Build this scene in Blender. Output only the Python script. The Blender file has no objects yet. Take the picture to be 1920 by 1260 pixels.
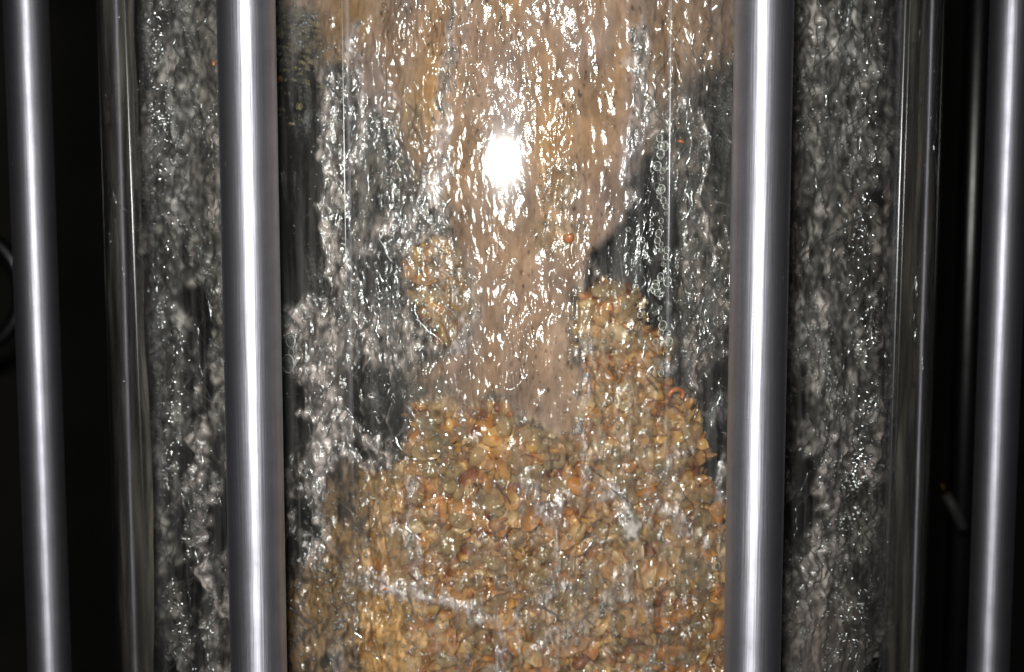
import bpy, bmesh, math, random
import numpy as np
from mathutils import Vector, Matrix

random.seed(7)
S = bpy.context.scene
COL = S.collection

# ------------------------------------------------------------------ camera, light, exposure
F_PX = 2301.0                    # focal length in pixels of the 1920 px wide photograph
RING = 0.140                     # radius of the ring of steel rods (m)
DIST = 2.71 * RING               # camera to the axis of the tube
PITCH = math.radians(5.3)
YAW = 15.0 / F_PX

cam = bpy.data.cameras.new('camera')
cam.sensor_width = 36.0
cam.lens = F_PX / 1920.0 * 36.0
cam.clip_start = 0.01
cam.clip_end = 20.0
cam.dof.use_dof = True
cam.dof.focus_distance = 0.268
cam.dof.aperture_fstop = 22.0
cam_o = bpy.data.objects.new('camera', cam)
COL.objects.link(cam_o)
cam_o.location = (0, -DIST, 0)
cam_o.rotation_euler = (math.pi / 2 - PITCH, 0, YAW)
S.camera = cam_o

W = bpy.data.worlds.new('World')
S.world = W
W.use_nodes = True
W.node_tree.nodes['Background'].inputs[0].default_value = (0.8, 0.85, 1.0, 1)
W.node_tree.nodes['Background'].inputs[1].default_value = 0.006

fl = bpy.data.lights.new('flash', 'AREA')            # the camera's own flash, up and left of the lens
fl.shape = 'ELLIPSE'
fl.size = 0.044
fl.size_y = 0.013
fl.energy = 1.32
fl.color = (1.0, 0.985, 0.97)
fl_o = bpy.data.objects.new('flash', fl)
COL.objects.link(fl_o)
fl_o.location = (-0.0214, -DIST - 0.002, 0.026)
fl_o.rotation_euler = (math.pi / 2 - math.radians(9), 0, math.radians(-3))

S.view_settings.view_transform = 'Standard'
S.view_settings.look = 'None'
S.view_settings.exposure = 0.0
S.view_settings.gamma = 1.0
S.cycles.transparent_max_bounces = 32
S.cycles.max_bounces = 10
S.cycles.caustics_reflective = False
S.cycles.caustics_refractive = False
S.cycles.use_denoising = True
S.cycles.sample_clamp_indirect = 3.0

# ------------------------------------------------------------------ helpers
RX = Matrix.Rotation(YAW, 3, 'Z') @ Matrix.Rotation(math.pi / 2 - PITCH, 3, 'X')
RXN = np.array(RX)
CAM = np.array((0.0, -DIST, 0.0))


def project(P):
    """world points (n,3) -> pixel of the 1920x1260 photograph"""
    q = (P - CAM) @ RXN
    return np.stack((960 + F_PX * q[:, 0] / -q[:, 2], 630 - F_PX * q[:, 1] / -q[:, 2]), 1)


def ray(x, y):
    d = RXN @ np.array(((x - 960) / F_PX, -(y - 630) / F_PX, -1.0))
    return d / np.linalg.norm(d)


def on_tube(x, y, r):
    """the point on the near side of the cylinder of radius r that the photograph shows at this pixel"""
    d = ray(x, y)
    a = d[0] ** 2 + d[1] ** 2
    b = CAM[0] * d[0] + CAM[1] * d[1]
    c = CAM[0] ** 2 + CAM[1] ** 2 - r * r
    disc = b * b - a * c
    t = (-b - math.sqrt(disc)) / a if disc > 0 else -b / a
    return CAM + t * d


def at_depth(x, y, Y):
    d = ray(x, y)
    return CAM + d * ((Y - CAM[1]) / d[1])


def lin(r, g, b):
    f = lambda c: (c / 255.0 / 12.92) if c <= 10 else ((c / 255.0 + 0.055) / 1.055) ** 2.4
    return np.array((f(r), f(g), f(b)))


def tag(o, label=None, cat=None, group=None, kind=None):
    if label: o['label'] = label
    if cat: o['category'] = cat
    if group: o['group'] = group
    if kind: o['kind'] = kind
    return o


def link(name, me, m=None, parent=None):
    o = bpy.data.objects.new(name, me)
    COL.objects.link(o)
    if m is not None and me is not None and len(me.materials) == 0:
        me.materials.append(m)
    if parent is not None:
        o.parent = parent
    return o


def mesh_np(name, V, Fq, smooth=True, col=None, extra=None, normals=None):
    """mesh from numpy arrays; Fq is (n,3) or (n,4)"""
    me = bpy.data.meshes.new(name)
    k = Fq.shape[1]
    me.vertices.add(len(V)); me.loops.add(Fq.size); me.polygons.add(len(Fq))
    me.vertices.foreach_set('co', V.astype(np.float32).ravel())
    me.loops.foreach_set('vertex_index', Fq.astype(np.int32).ravel())
    me.polygons.foreach_set('loop_start', np.arange(0, Fq.size, k, dtype=np.int32))
    me.polygons.foreach_set('use_smooth', np.full(len(Fq), smooth, dtype=bool))
    me.update(calc_edges=True)
    if col is not None:
        a = me.attributes.new('tint', 'FLOAT_COLOR', 'POINT')
        c4 = np.ones((len(V), 4), np.float32); c4[:, :3] = col
        a.data.foreach_set('color', c4.ravel())
    for nm, arr in (extra or {}).items():
        a = me.attributes.new(nm, 'FLOAT', 'POINT')
        a.data.foreach_set('value', arr.astype(np.float32))
    if normals is not None:
        me.normals_split_custom_set_from_vertices(normals.astype(np.float32))
    return me


def lathe(name, prof, seg=64, m=None, parent=None, center=(0, 0)):
    """prof: list of (radius, z)"""
    p = np.array(prof)
    a = np.linspace(0, 2 * math.pi, seg, endpoint=False)
    V = np.zeros((len(p), seg, 3))
    V[:, :, 0] = center[0] + p[:, :1] * np.cos(a)
    V[:, :, 1] = center[1] + p[:, :1] * np.sin(a)
    V[:, :, 2] = p[:, 1:2]
    i = np.arange(len(p) - 1)[:, None] * seg
    j = np.arange(seg)[None]
    j2 = (j + 1) % seg
    Fq = np.stack((i + j, i + j2, i + seg + j2, i + seg + j), -1).reshape(-1, 4)
    return link(name, mesh_np(name, V.reshape(-1, 3), Fq), m, parent)


def tube_mesh(pts, rad, seg=8):
    """capped tube along a polyline; rad is one radius or one per point"""
    P = [Vector(p) for p in pts]
    n = len(P)
    rad = [rad] * n if not hasattr(rad, '__len__') else rad
    V, Fc = [], []
    up = Vector((0.3, 0.5, 0.81))
    for k in range(n):
        t = (P[min(k + 1, n - 1)] - P[max(k - 1, 0)]).normalized()
        u = t.cross(up).normalized(); w = t.cross(u).normalized()
        for s in range(seg):
            an = 2 * math.pi * s / seg
            V.append(P[k] + (u * math.cos(an) + w * math.sin(an)) * rad[k])
    for k in range(n - 1):
        for s in range(seg):
            s2 = (s + 1) % seg
            Fc.append((k * seg + s, k * seg + s2, (k + 1) * seg + s2, (k + 1) * seg + s))
    Fc.append(tuple(range(seg))[::-1]); Fc.append(tuple(range((n - 1) * seg, n * seg)))
    me = bpy.data.meshes.new('tube')
    me.from_pydata(V, [], Fc); me.update()
    me.polygons.foreach_set('use_smooth', [True] * len(me.polygons))
    return me


_rng = np.random.default_rng(11)


def gnoise(shape, sx, sy, seed):
    """smooth gaussian noise, correlation lengths sx, sy in cells, unit variance"""
    g = np.random.default_rng(seed).standard_normal(shape)
    fy = np.fft.fftfreq(shape[0])[:, None]; fx = np.fft.rfftfreq(shape[1])[None]
    k = np.exp(-2 * math.pi ** 2 * ((fx * sx) ** 2 + (fy * sy) ** 2) * 0.5)
    n = np.fft.irfft2(np.fft.rfft2(g) * k, s=shape)
    return n / n.std()


# ------------------------------------------------------------------ materials
def mat(name):
    m = bpy.data.materials.new(name); m.use_nodes = True
    nt = m.node_tree; nt.nodes.clear()
    out = nt.nodes.new('ShaderNodeOutputMaterial')
    return m, nt, out


def N(nt, t, **kw):
    n = nt.nodes.new(t)
    for k, v in kw.items():
        if k in n.inputs: n.inputs[k].default_value = v
        else: setattr(n, k, v)
    return n


def schlick(nt, f0, normal=None):
    """mirror share of a surface by its angle, the same from both sides"""
    ge = N(nt, 'ShaderNodeNewGeometry')
    d = N(nt, 'ShaderNodeVectorMath', operation='DOT_PRODUCT')
    nt.links.new(ge.outputs['Incoming'], d.inputs[0]); nt.links.new(normal or ge.outputs['Normal'], d.inputs[1])
    ab = N(nt, 'ShaderNodeMath', operation='ABSOLUTE'); nt.links.new(d.outputs['Value'], ab.inputs[0])
    om = N(nt, 'ShaderNodeMath', operation='SUBTRACT', use_clamp=True); om.inputs[0].default_value = 1.0; nt.links.new(ab.outputs[0], om.inputs[1])
    pw = N(nt, 'ShaderNodeMath', operation='POWER'); nt.links.new(om.outputs[0], pw.inputs[0]); pw.inputs[1].default_value = 5.0
    ma = N(nt, 'ShaderNodeMath', operation='MULTIPLY_ADD'); nt.links.new(pw.outputs[0], ma.inputs[0])
    ma.inputs[1].default_value = 1.0 - f0; ma.inputs[2].default_value = f0
    return ma.outputs[0]


def steel(name, rough=0.52, aniso=0.74, rot=0.25, satin=0.62, base=(0.43, 0.43, 0.47), scale=1.0):
    m, nt, out = mat(name)
    b = N(nt, 'ShaderNodeBsdfPrincipled', Metallic=1.0)
    b.inputs['Base Color'].default_value = (*base, 1)
    b.inputs['Anisotropic'].default_value = aniso
    b.inputs['Anisotropic Rotation'].default_value = rot
    tg = N(nt, 'ShaderNodeTangent', direction_type='RADIAL', axis='Z')
    nt.links.new(tg.outputs[0], b.inputs['Tangent'])
    tc = N(nt, 'ShaderNodeTexCoord')
    mp = N(nt, 'ShaderNodeMapping'); mp.inputs['Scale'].default_value = (2600 * scale, 2600 * scale, 60 * scale)
    nz = N(nt, 'ShaderNodeTexNoise', Scale=1.0, Detail=3.0)
    nt.links.new(tc.outputs['Object'], mp.inputs[0]); nt.links.new(mp.outputs[0], nz.inputs['Vector'])
    mp2 = N(nt, 'ShaderNodeMapping'); mp2.inputs['Scale'].default_value = (1500, 1500, 900)
    nz2 = N(nt, 'ShaderNodeTexNoise', Scale=1.0, Detail=4.0)
    nt.links.new(tc.outputs['Object'], mp2.inputs[0]); nt.links.new(mp2.outputs[0], nz2.inputs['Vector'])
    mr = N(nt, 'ShaderNodeMapRange'); mr.inputs['From Min'].default_value = 0.3; mr.inputs['From Max'].default_value = 0.7
    mr.inputs['To Min'].default_value = rough - 0.025; mr.inputs['To Max'].default_value = rough + 0.025
    nt.links.new(nz2.outputs['Fac'], mr.inputs['Value']); nt.links.new(mr.outputs[0], b.inputs['Roughness'])
    mp3 = N(nt, 'ShaderNodeMapping'); mp3.inputs['Scale'].default_value = (900, 900, 9)
    nz3 = N(nt, 'ShaderNodeTexNoise', Scale=1.0, Detail=6.0, Roughness=0.65)
    nt.links.new(tc.outputs['Object'], mp3.inputs[0]); nt.links.new(mp3.outputs[0], nz3.inputs['Vector'])
    nz4 = N(nt, 'ShaderNodeTexNoise', Scale=140.0, Detail=5.0)
    nt.links.new(tc.outputs['Object'], nz4.inputs['Vector'])
    ad = N(nt, 'ShaderNodeMath', operation='ADD'); nt.links.new(nz3.outputs['Fac'], ad.inputs[0]); nt.links.new(nz4.outputs['Fac'], ad.inputs[1])
    cr = N(nt, 'ShaderNodeValToRGB')
    cr.color_ramp.elements[0].position = 0.30; cr.color_ramp.elements[1].position = 0.66
    cr.color_ramp.elements[0].color = (*[c * 0.62 for c in base], 1); cr.color_ramp.elements[1].color = (*[c * 1.12 for c in base], 1)
    hf = N(nt, 'ShaderNodeMath', operation='MULTIPLY'); hf.inputs[1].default_value = 0.5; nt.links.new(ad.outputs[0], hf.inputs[0])
    nt.links.new(hf.outputs[0], cr.inputs[0]); nt.links.new(cr.outputs[0], b.inputs['Base Color'])
    bp = N(nt, 'ShaderNodeBump', Strength=0.22, Distance=0.0002)
    nt.links.new(nz.outputs['Fac'], bp.inputs['Height']); nt.links.new(bp.outputs[0], b.inputs['Normal'])
    g2 = N(nt, 'ShaderNodeBsdfGlossy', Roughness=satin); g2.inputs[0].default_value = (*base, 1)
    nt.links.new(bp.outputs[0], g2.inputs['Normal'])
    mx = N(nt, 'ShaderNodeMixShader'); mx.inputs[0].default_value = 0.18
    nt.links.new(b.outputs[0], mx.inputs[1]); nt.links.new(g2.outputs[0], mx.inputs[2])
    nt.links.new(mx.outputs[0], out.inputs[0])
    return m


def glass_shell(name, f0=0.04, rough=0.02, film=0.0, bump=0.0, film_col=(0.5, 0.49, 0.47)):
    """thin clear wall: what is not mirrored by the surface passes straight through; film = share of diffuse streaky film"""
    m, nt, out = mat(name)
    tr = N(nt, 'ShaderNodeBsdfTransparent'); tr.inputs[0].default_value = (0.97, 0.985, 0.975, 1)
    gl = N(nt, 'ShaderNodeBsdfGlossy', Roughness=rough)
    fr = schlick(nt, f0)
    base = tr.outputs[0]
    tc = N(nt, 'ShaderNodeTexCoord')
    mp = N(nt, 'ShaderNodeMapping'); mp.inputs['Scale'].default_value = (420, 420, 26)
    nz = N(nt, 'ShaderNodeTexNoise', Scale=1.0, Detail=5.0, Distortion=0.6)
    nt.links.new(tc.outputs['Object'], mp.inputs[0]); nt.links.new(mp.outputs[0], nz.inputs['Vector'])
    if film > 0:
        df = N(nt, 'ShaderNodeBsdfDiffuse'); df.inputs[0].default_value = (*film_col, 1)
        mr = N(nt, 'ShaderNodeMapRange'); mr.inputs['From Min'].default_value = 0.42; mr.inputs['From Max'].default_value = 0.72
        mr.inputs['To Min'].default_value = film * 0.25; mr.inputs['To Max'].default_value = film * 2.0
        nt.links.new(nz.outputs['Fac'], mr.inputs['Value'])
        mx0 = N(nt, 'ShaderNodeMixShader')
        nt.links.new(mr.outputs[0], mx0.inputs[0]); nt.links.new(tr.outputs[0], mx0.inputs[1]); nt.links.new(df.outputs[0], mx0.inputs[2])
        base = mx0.outputs[0]
    if bump > 0:
        bp = N(nt, 'ShaderNodeBump', Strength=bump, Distance=0.0005)
        nt.links.new(nz.outputs['Fac'], bp.inputs['Height'])
        nt.links.new(bp.outputs[0], gl.inputs['Normal'])
    mx = N(nt, 'ShaderNodeMixShader')
    nt.links.new(fr, mx.inputs[0]); nt.links.new(base, mx.inputs[1]); nt.links.new(gl.outputs[0], mx.inputs[2])
    nt.links.new(mx.outputs[0], out.inputs[0])
    return m


def water_mat(name, rough=0.11, f0=0.06, bump=0.35, bscale=1400.0, bend=0.36):
    """water carrying froth and fines: 'murk' share of diffuse matter in colour 'tint', the rest clear, a mirroring skin on top"""
    m, nt, out = mat(name)
    at = N(nt, 'ShaderNodeAttribute', attribute_name='tint')
    am = N(nt, 'ShaderNodeAttribute', attribute_name='murk')
    tc = N(nt, 'ShaderNodeTexCoord')
    mp = N(nt, 'ShaderNodeMapping'); mp.inputs['Scale'].default_value = (bscale, bscale, bscale * 0.6)
    nz = N(nt, 'ShaderNodeTexNoise', Scale=1.0, Detail=3.0, Roughness=0.6)
    nt.links.new(tc.outputs['Object'], mp.inputs[0]); nt.links.new(mp.outputs[0], nz.inputs['Vector'])
    bp = N(nt, 'ShaderNodeBump', Strength=bump, Distance=0.0006)
    nt.links.new(nz.outputs['Fac'], bp.inputs['Height'])
    tr0 = N(nt, 'ShaderNodeBsdfTransparent')
    rf = N(nt, 'ShaderNodeBsdfRefraction', IOR=1.33, Roughness=0.0)
    tr = N(nt, 'ShaderNodeMixShader'); tr.inputs[0].default_value = bend
    nt.links.new(tr0.outputs[0], tr.inputs[1]); nt.links.new(rf.outputs[0], tr.inputs[2])
    df = N(nt, 'ShaderNodeBsdfDiffuse')
    nt.links.new(at.outputs['Color'], df.inputs['Color']); nt.links.new(bp.outputs[0], df.inputs['Normal'])
    mx = N(nt, 'ShaderNodeMixShader')
    nt.links.new(am.outputs['Fac'], mx.inputs[0]); nt.links.new(tr.outputs[0], mx.inputs[1]); nt.links.new(df.outputs[0], mx.inputs[2])
    gl = N(nt, 'ShaderNodeBsdfGlossy', Roughness=rough)
    nt.links.new(bp.outputs[0], gl.inputs['Normal'])
    fr = schlick(nt, f0, bp.outputs[0])
    mx2 = N(nt, 'ShaderNodeMixShader')
    nt.links.new(fr, mx2.inputs[0]); nt.links.new(mx.outputs[0], mx2.inputs[1]); nt.links.new(gl.outputs[0], mx2.inputs[2])
    nt.links.new(mx2.outputs[0], out.inputs[0])
    return m


def grain_mat(name, from_attr=True, palette=None, clear=0.10):
    m, nt, out = mat(name)
    b = N(nt, 'ShaderNodeBsdfPrincipled', Roughness=0.25, IOR=1.55)
    b.inputs['Coat Weight'].default_value = 1.0; b.inputs['Coat Roughness'].default_value = 0.08
    tc = N(nt, 'ShaderNodeTexCoord')
    nz = N(nt, 'ShaderNodeTexNoise', Scale=900.0, Detail=3.0)
    nt.links.new(tc.outputs['Object'], nz.inputs['Vector'])
    if from_attr:
        at = N(nt, 'ShaderNodeAttribute', attribute_name='tint'); src = at.outputs['Color']
    else:
        oi = N(nt, 'ShaderNodeObjectInfo'); rp = N(nt, 'ShaderNodeValToRGB')
        rp.color_ramp.interpolation = 'CONSTANT'
        el = rp.color_ramp.elements
        while len(el) < len(palette): el.new(0.5)
        for k, c in enumerate(palette):
            el[k].position = k / len(palette); el[k].color = (*c, 1)
        nt.links.new(oi.outputs['Random'], rp.inputs[0]); src = rp.outputs[0]
    mr = N(nt, 'ShaderNodeMapRange'); mr.inputs['To Min'].default_value = 0.65; mr.inputs['To Max'].default_value = 1.25
    nt.links.new(nz.outputs['Fac'], mr.inputs['Value'])
    mul = N(nt, 'ShaderNodeMix', data_type='RGBA', blend_type='MULTIPLY'); mul.inputs[0].default_value = 1.0
    nt.links.new(src, mul.inputs[6]); nt.links.new(mr.outputs[0], mul.inputs[7])
    nt.links.new(mul.outputs[2], b.inputs['Base Color'])
    tl = N(nt, 'ShaderNodeBsdfTranslucent'); nt.links.new(mul.outputs[2], tl.inputs[0])
    mx = N(nt, 'ShaderNodeMixShader'); mx.inputs[0].default_value = 0.12
    nt.links.new(b.outputs[0], mx.inputs[1]); nt.links.new(tl.outputs[0], mx.inputs[2])
    tp = N(nt, 'ShaderNodeBsdfTransparent'); tp.inputs[0].default_value = (1.0, 0.90, 0.74, 1)
    mx3 = N(nt, 'ShaderNodeMixShader'); mx3.inputs[0].default_value = clear
    nt.links.new(mx.outputs[0], mx3.inputs[1]); nt.links.new(tp.outputs[0], mx3.inputs[2])
    bp = N(nt, 'ShaderNodeBump', Strength=0.25, Distance=0.0005)
    nt.links.new(nz.outputs['Fac'], bp.inputs['Height']); nt.links.new(bp.outputs[0], b.inputs['Normal'])
    nt.links.new(mx3.outputs[0], out.inputs[0])
    return m


def bead_mat(name):
    m, nt, out = mat(name)
    tr = N(nt, 'ShaderNodeBsdfTransparent'); tr.inputs[0].default_value = (1.0, 0.945, 0.82, 1)
    rf = N(nt, 'ShaderNodeBsdfRefraction', IOR=1.2, Roughness=0.0); rf.inputs[0].default_value = (1.0, 0.945, 0.82, 1)
    df = N(nt, 'ShaderNodeBsdfDiffuse'); df.inputs[0].default_value = (0.98, 0.68, 0.36, 1)
    gl = N(nt, 'ShaderNodeBsdfGlossy', Roughness=0.12)
    m1 = N(nt, 'ShaderNodeMixShader'); m1.inputs[0].default_value = 0.5
    nt.links.new(tr.outputs[0], m1.inputs[1]); nt.links.new(rf.outputs[0], m1.inputs[2])
    tc = N(nt, 'ShaderNodeTexCoord'); nz = N(nt, 'ShaderNodeTexNoise', Scale=260.0, Detail=3.0)
    nt.links.new(tc.outputs['Object'], nz.inputs['Vector'])
    mr = N(nt, 'ShaderNodeMapRange'); mr.inputs['From Min'].default_value = 0.35; mr.inputs['From Max'].default_value = 0.65
    mr.inputs['To Min'].default_value = 0.08; mr.inputs['To Max'].default_value = 0.42
    nt.links.new(nz.outputs['Fac'], mr.inputs['Value'])
    m2 = N(nt, 'ShaderNodeMixShader'); nt.links.new(mr.outputs[0], m2.inputs[0])
    nt.links.new(m1.outputs[0], m2.inputs[1]); nt.links.new(df.outputs[0], m2.inputs[2])
    m3 = N(nt, 'ShaderNodeMixShader'); nt.links.new(schlick(nt, 0.05), m3.inputs[0])
    nt.links.new(m2.outputs[0], m3.inputs[1]); nt.links.new(gl.outputs[0], m3.inputs[2])
    nt.links.new(m3.outputs[0], out.inputs[0])
    return m


def plain(name, col, rough=0.5, metal=0.0, nscale=40.0, var=0.3):
    m, nt, out = mat(name)
    b = N(nt, 'ShaderNodeBsdfPrincipled', Roughness=rough, Metallic=metal)
    tc = N(nt, 'ShaderNodeTexCoord'); nz = N(nt, 'ShaderNodeTexNoise', Scale=nscale, Detail=4.0)
    nt.links.new(tc.outputs['Object'], nz.inputs['Vector'])
    rp = N(nt, 'ShaderNodeValToRGB')
    rp.color_ramp.elements[0].position = 0.3; rp.color_ramp.elements[1].position = 0.7
    rp.color_ramp.elements[0].color = (*[c * (1 - var) for c in col], 1)
    rp.color_ramp.elements[1].color = (*[min(1, c * (1 + var)) for c in col], 1)
    nt.links.new(nz.outputs['Fac'], rp.inputs[0]); nt.links.new(rp.outputs[0], b.inputs['Base Color'])
    nt.links.new(b.outputs[0], out.inputs[0])
    return m


M_ROD = steel('stainless_steel')
M_CHROME = steel('chrome', rough=0.30, aniso=0.0, satin=0.4, base=(0.20, 0.20, 0.195))
M_GLASS = glass_shell('tube_glass', rough=0.03, film=0.04, bump=0.03)  # film here: grey added in place of the wall's refracted tone
M_INNER = glass_shell('tube_inner_glass', f0=0.004, rough=0.12)
M_GLINT_RIB = glass_shell('glint_rib_glass', f0=0.08, rough=0.25)
M_WATER = water_mat('clear_water')
M_FOAM = water_mat('frothy_water', rough=0.14, f0=0.14, bump=0.6)
M_SLURRY = water_mat('brown_slurry', rough=0.14, f0=0.06, bump=0.25, bscale=1300.0, bend=0.0)
M_CORE = water_mat('deep_water', rough=0.3, f0=0.02, bump=0.5, bscale=700.0, bend=0.0)
PALETTE = [lin(*c) for c in ((236, 190, 128), (244, 212, 158), (214, 158, 96), (226, 158, 84), (190, 134, 86), (246, 228, 196),
                             (238, 196, 120), (222, 178, 128), (232, 186, 140), (158, 92, 60), (208, 168, 134), (240, 204, 148))]
PALETTE = [c * np.array((1.16, 1.00, 0.74)) for c in PALETTE]
M_GRAIN = grain_mat('grain_fines')
M_HUSK = grain_mat('wet_husk', False, PALETTE)
M_BUBBLE = glass_shell('bubble_water', f0=0.04, rough=0.10, film=0.07, film_col=(0.36, 0.33, 0.29))
M_FROTH = glass_shell('froth_water', f0=0.26, rough=0.15, film=0.05, film_col=(0.5, 0.48, 0.46))
M_REFRACT = water_mat('refraction_streak_sheet', rough=0.2, f0=0.03, bump=0.4, bend=0.0)
M_BEAD = bead_mat('wet_bead')
M_DROP = glass_shell('droplet_water', f0=0.03, rough=0.08)
M_RING = plain('bubble_froth', (0.62, 0.61, 0.57), 0.2, 0.0, 900.0, 0.35)
M_SEED = plain('orange_seed', tuple(lin(160, 92, 52)), 0.3, 0.0, 900.0, 0.3)
M_DARK = plain('dark_backdrop', (0.035, 0.033, 0.028), 0.8, 0.0, 6.0, 0.5)
M_BRASS = plain('brass', (0.16, 0.10, 0.04), 0.5, 1.0, 200.0, 0.2)
M_HOSE = plain('grey_hose', (0.085, 0.083, 0.08), 0.5, 0.0, 120.0, 0.25)

# ------------------------------------------------------------------ large structure: backdrop, rods, tube
R_OUT = 0.871 * RING             # outer face of the tube wall
R_IN = 0.1155                    # inner face of the tube wall
Z0, Z1 = -0.30, 0.26

bd = bpy.data.meshes.new('backdrop')
g = 40
bv, bf = [], []
for i in range(g + 1):
    for j in range(g + 1):
        u, v = i / g * 2 - 1, j / g * 2 - 1
        bv.append((u * 1.6, 0.85 - 0.5 * u * u + 0.02 * math.sin(7 * u + 3 * v), v * 1.2 - 0.05))
for i in range(g):
    for j in range(g):
        a = i * (g + 1) + j
        bf.append((a, a + g + 1, a + g + 2, a + 1))
bd.from_pydata(bv, [], bf); bd.update()
tag(link('backdrop', bd, M_DARK), 'dark unlit room behind the glass tube and the steel rods', kind='structure')


def solve_rod(px, far):
    """angle on the ring of a rod whose axis the photograph shows at px on the row of the horizon"""
    want = (px - 975.0) / F_PX
    best = None
    for k in range(-9000, 9001):
        a = k * 0.01
        if (abs(a) > 68) != far: continue
        s = RING * math.sin(math.radians(a)) / (DIST - RING * math.cos(math.radians(a)))
        if best is None or abs(s - want) < best[0]: best = (abs(s - want), a)
    return math.radians(best[1])


ROD_R = 0.00583
rods = [(65, True, 'outermost steel rod at the far left, with a chrome ring behind it'),
        (470.6, False, 'thick bright steel rod on the left, beside a tall black hollow in the water'),
        (1422.7, False, 'thick bright steel rod on the right, its right flank dark'),
        (1877, True, 'outermost steel rod at the far right, with a dim post beside it')]
prof = [(0.0, Z0)] + [(ROD_R, Z0 + (Z1 - Z0) * k / 24) for k in range(25)] + [(0.0, Z1)]
proto = None
rng = random.Random(3)
for px, far, label in rods:
    a = solve_rod(px, far)
    root = bpy.data.objects.new('steel_rod', None); COL.objects.link(root)
    root.empty_display_size = 0.01
    root.location = (RING * math.sin(a), -RING * math.cos(a), 0)
    root.rotation_euler = (0, 0, a)
    tag(root, label, 'rod', 'steel rods standing round the glass tube')
    if proto is None:
        proto = lathe('shaft', prof, 96, M_ROD, root)
        proto.data.name = 'shaft'
    else:
        s = proto.copy(); COL.objects.link(s); s.parent = root
    # splashed beads of water on the rod, too many and too small to count
    bm = bmesh.new()
    for k in range(90):
        an = math.radians(rng.choice((-52, -40, 35, 55, -60)) + rng.gauss(0, 9))
        z = rng.uniform(-0.16, 0.12); rr = rng.uniform(0.00018, 0.00042)
        M = Matrix.Translation((ROD_R * math.sin(an), -ROD_R * math.cos(an), z)) @ Matrix.Rotation(an, 4, 'Z') @ Matrix.Diagonal((1, 0.45, rng.uniform(1, 1.6), 1))
        bmesh.ops.create_icosphere(bm, subdivisions=2, radius=rr, matrix=M)
    me = bpy.data.meshes.new('droplets'); bm.to_mesh(me); bm.free()
    me.polygons.foreach_set('use_smooth', [True] * len(me.polygons))
    tag(link('droplets', me, M_DROP, root), kind='stuff')

tube = bpy.data.objects.new('glass_tube', None); COL.objects.link(tube)
tag(tube, 'wide clear glass tube full of frothing water and brown grain, inside the steel rods', 'tube')
lathe('outer_wall', [(R_OUT, Z0), (R_OUT, 0.0), (R_OUT, Z1)], 256, M_GLASS, tube)
lathe('inner_wall', [(R_IN, Z0), (R_IN, 0.0), (R_IN, Z1)], 256, M_INNER, tube)


def glint_rib(x0, y0, x1, y1, r, rad, taper):  # thin rib added to imitate a reflection line on the tube
    pts, rr = [], []
    for k in range(41):
        t = k / 40
        p = on_tube(x0 + (x1 - x0) * t, y0 + (y1 - y0) * t, r)
        pts.append(p)
        rr.append(rad * (min(1.0, (1 - t) * 4) * 0.9 + 0.1 if taper else 1.0))
    link('glint_rib', tube_mesh(pts, rr, 12), M_GLINT_RIB, tube)


glint_rib(640, -60, 651, 640, R_OUT, 0.00016, True)
glint_rib(1259, -60, 1252, 660, R_OUT, 0.00016, True)
def wall_line(side, r, rad):  # rib added along the silhouette to imitate its bright edge reflection
    a = math.acos(r / DIST) * side * 0.985
    link('glint_rib', tube_mesh([(r * math.sin(a), -r * math.cos(a), Z0 + (Z1 - Z0) * k / 30) for k in range(31)], rad, 12), M_GLINT_RIB, tube)
glint_rib(231, -60, 282, 1310, R_OUT + 0.0001, 0.00036, False)
glint_rib(1700, -60, 1656, 1310, R_OUT + 0.0001, 0.00036, False)
glint_rib(1709, -60, 1664, 1310, R_OUT + 0.0001, 0.00010, False)
wall_line(1, R_OUT - 0.0006, 0.00026)
wall_line(-1, R_OUT - 0.0003, 0.00012)


# ------------------------------------------------------------------ what the water carries where (read off the photograph)
MW, MH, MS = 960, 700, 2.0       # map of the wall of water: half the photograph's pixels, 70 px margin above and below
OY = 70
yy, xx = np.mgrid[0:MH, 0:MW]
GX = xx * MS; GY = yy * MS - OY
warp_x = gnoise((MH, MW), 9, 14, 1) * 7 + gnoise((MH, MW), 3, 5, 2) * 4.5
warp_y = gnoise((MH, MW), 9, 14, 3) * 9 + gnoise((MH, MW), 3, 5, 4) * 4.5
WX = GX + warp_x; WY = GY + warp_y


def blur(a, s):
    fy = np.fft.fftfreq(a.shape[0])[:, None]; fx = np.fft.rfftfreq(a.shape[1])[None]
    return np.fft.irfft2(np.fft.rfft2(a) * np.exp(-2 * math.pi ** 2 * s * s * (fx ** 2 + fy ** 2)), s=a.shape)


def poly(pts, feather=6):
    P = np.array(pts, float); m = np.zeros((MH, MW), bool)
    for k in range(len(P)):
        x0, y0 = P[k]; x1, y1 = P[(k + 1) % len(P)]
        if y0 == y1: continue
        c = ((y0 > WY) != (y1 > WY)) & (WX < (x1 - x0) * (WY - y0) / (y1 - y0) + x0)
        m ^= c
    return np.clip(blur(m.astype(float), feather / MS), 0, 1)


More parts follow.
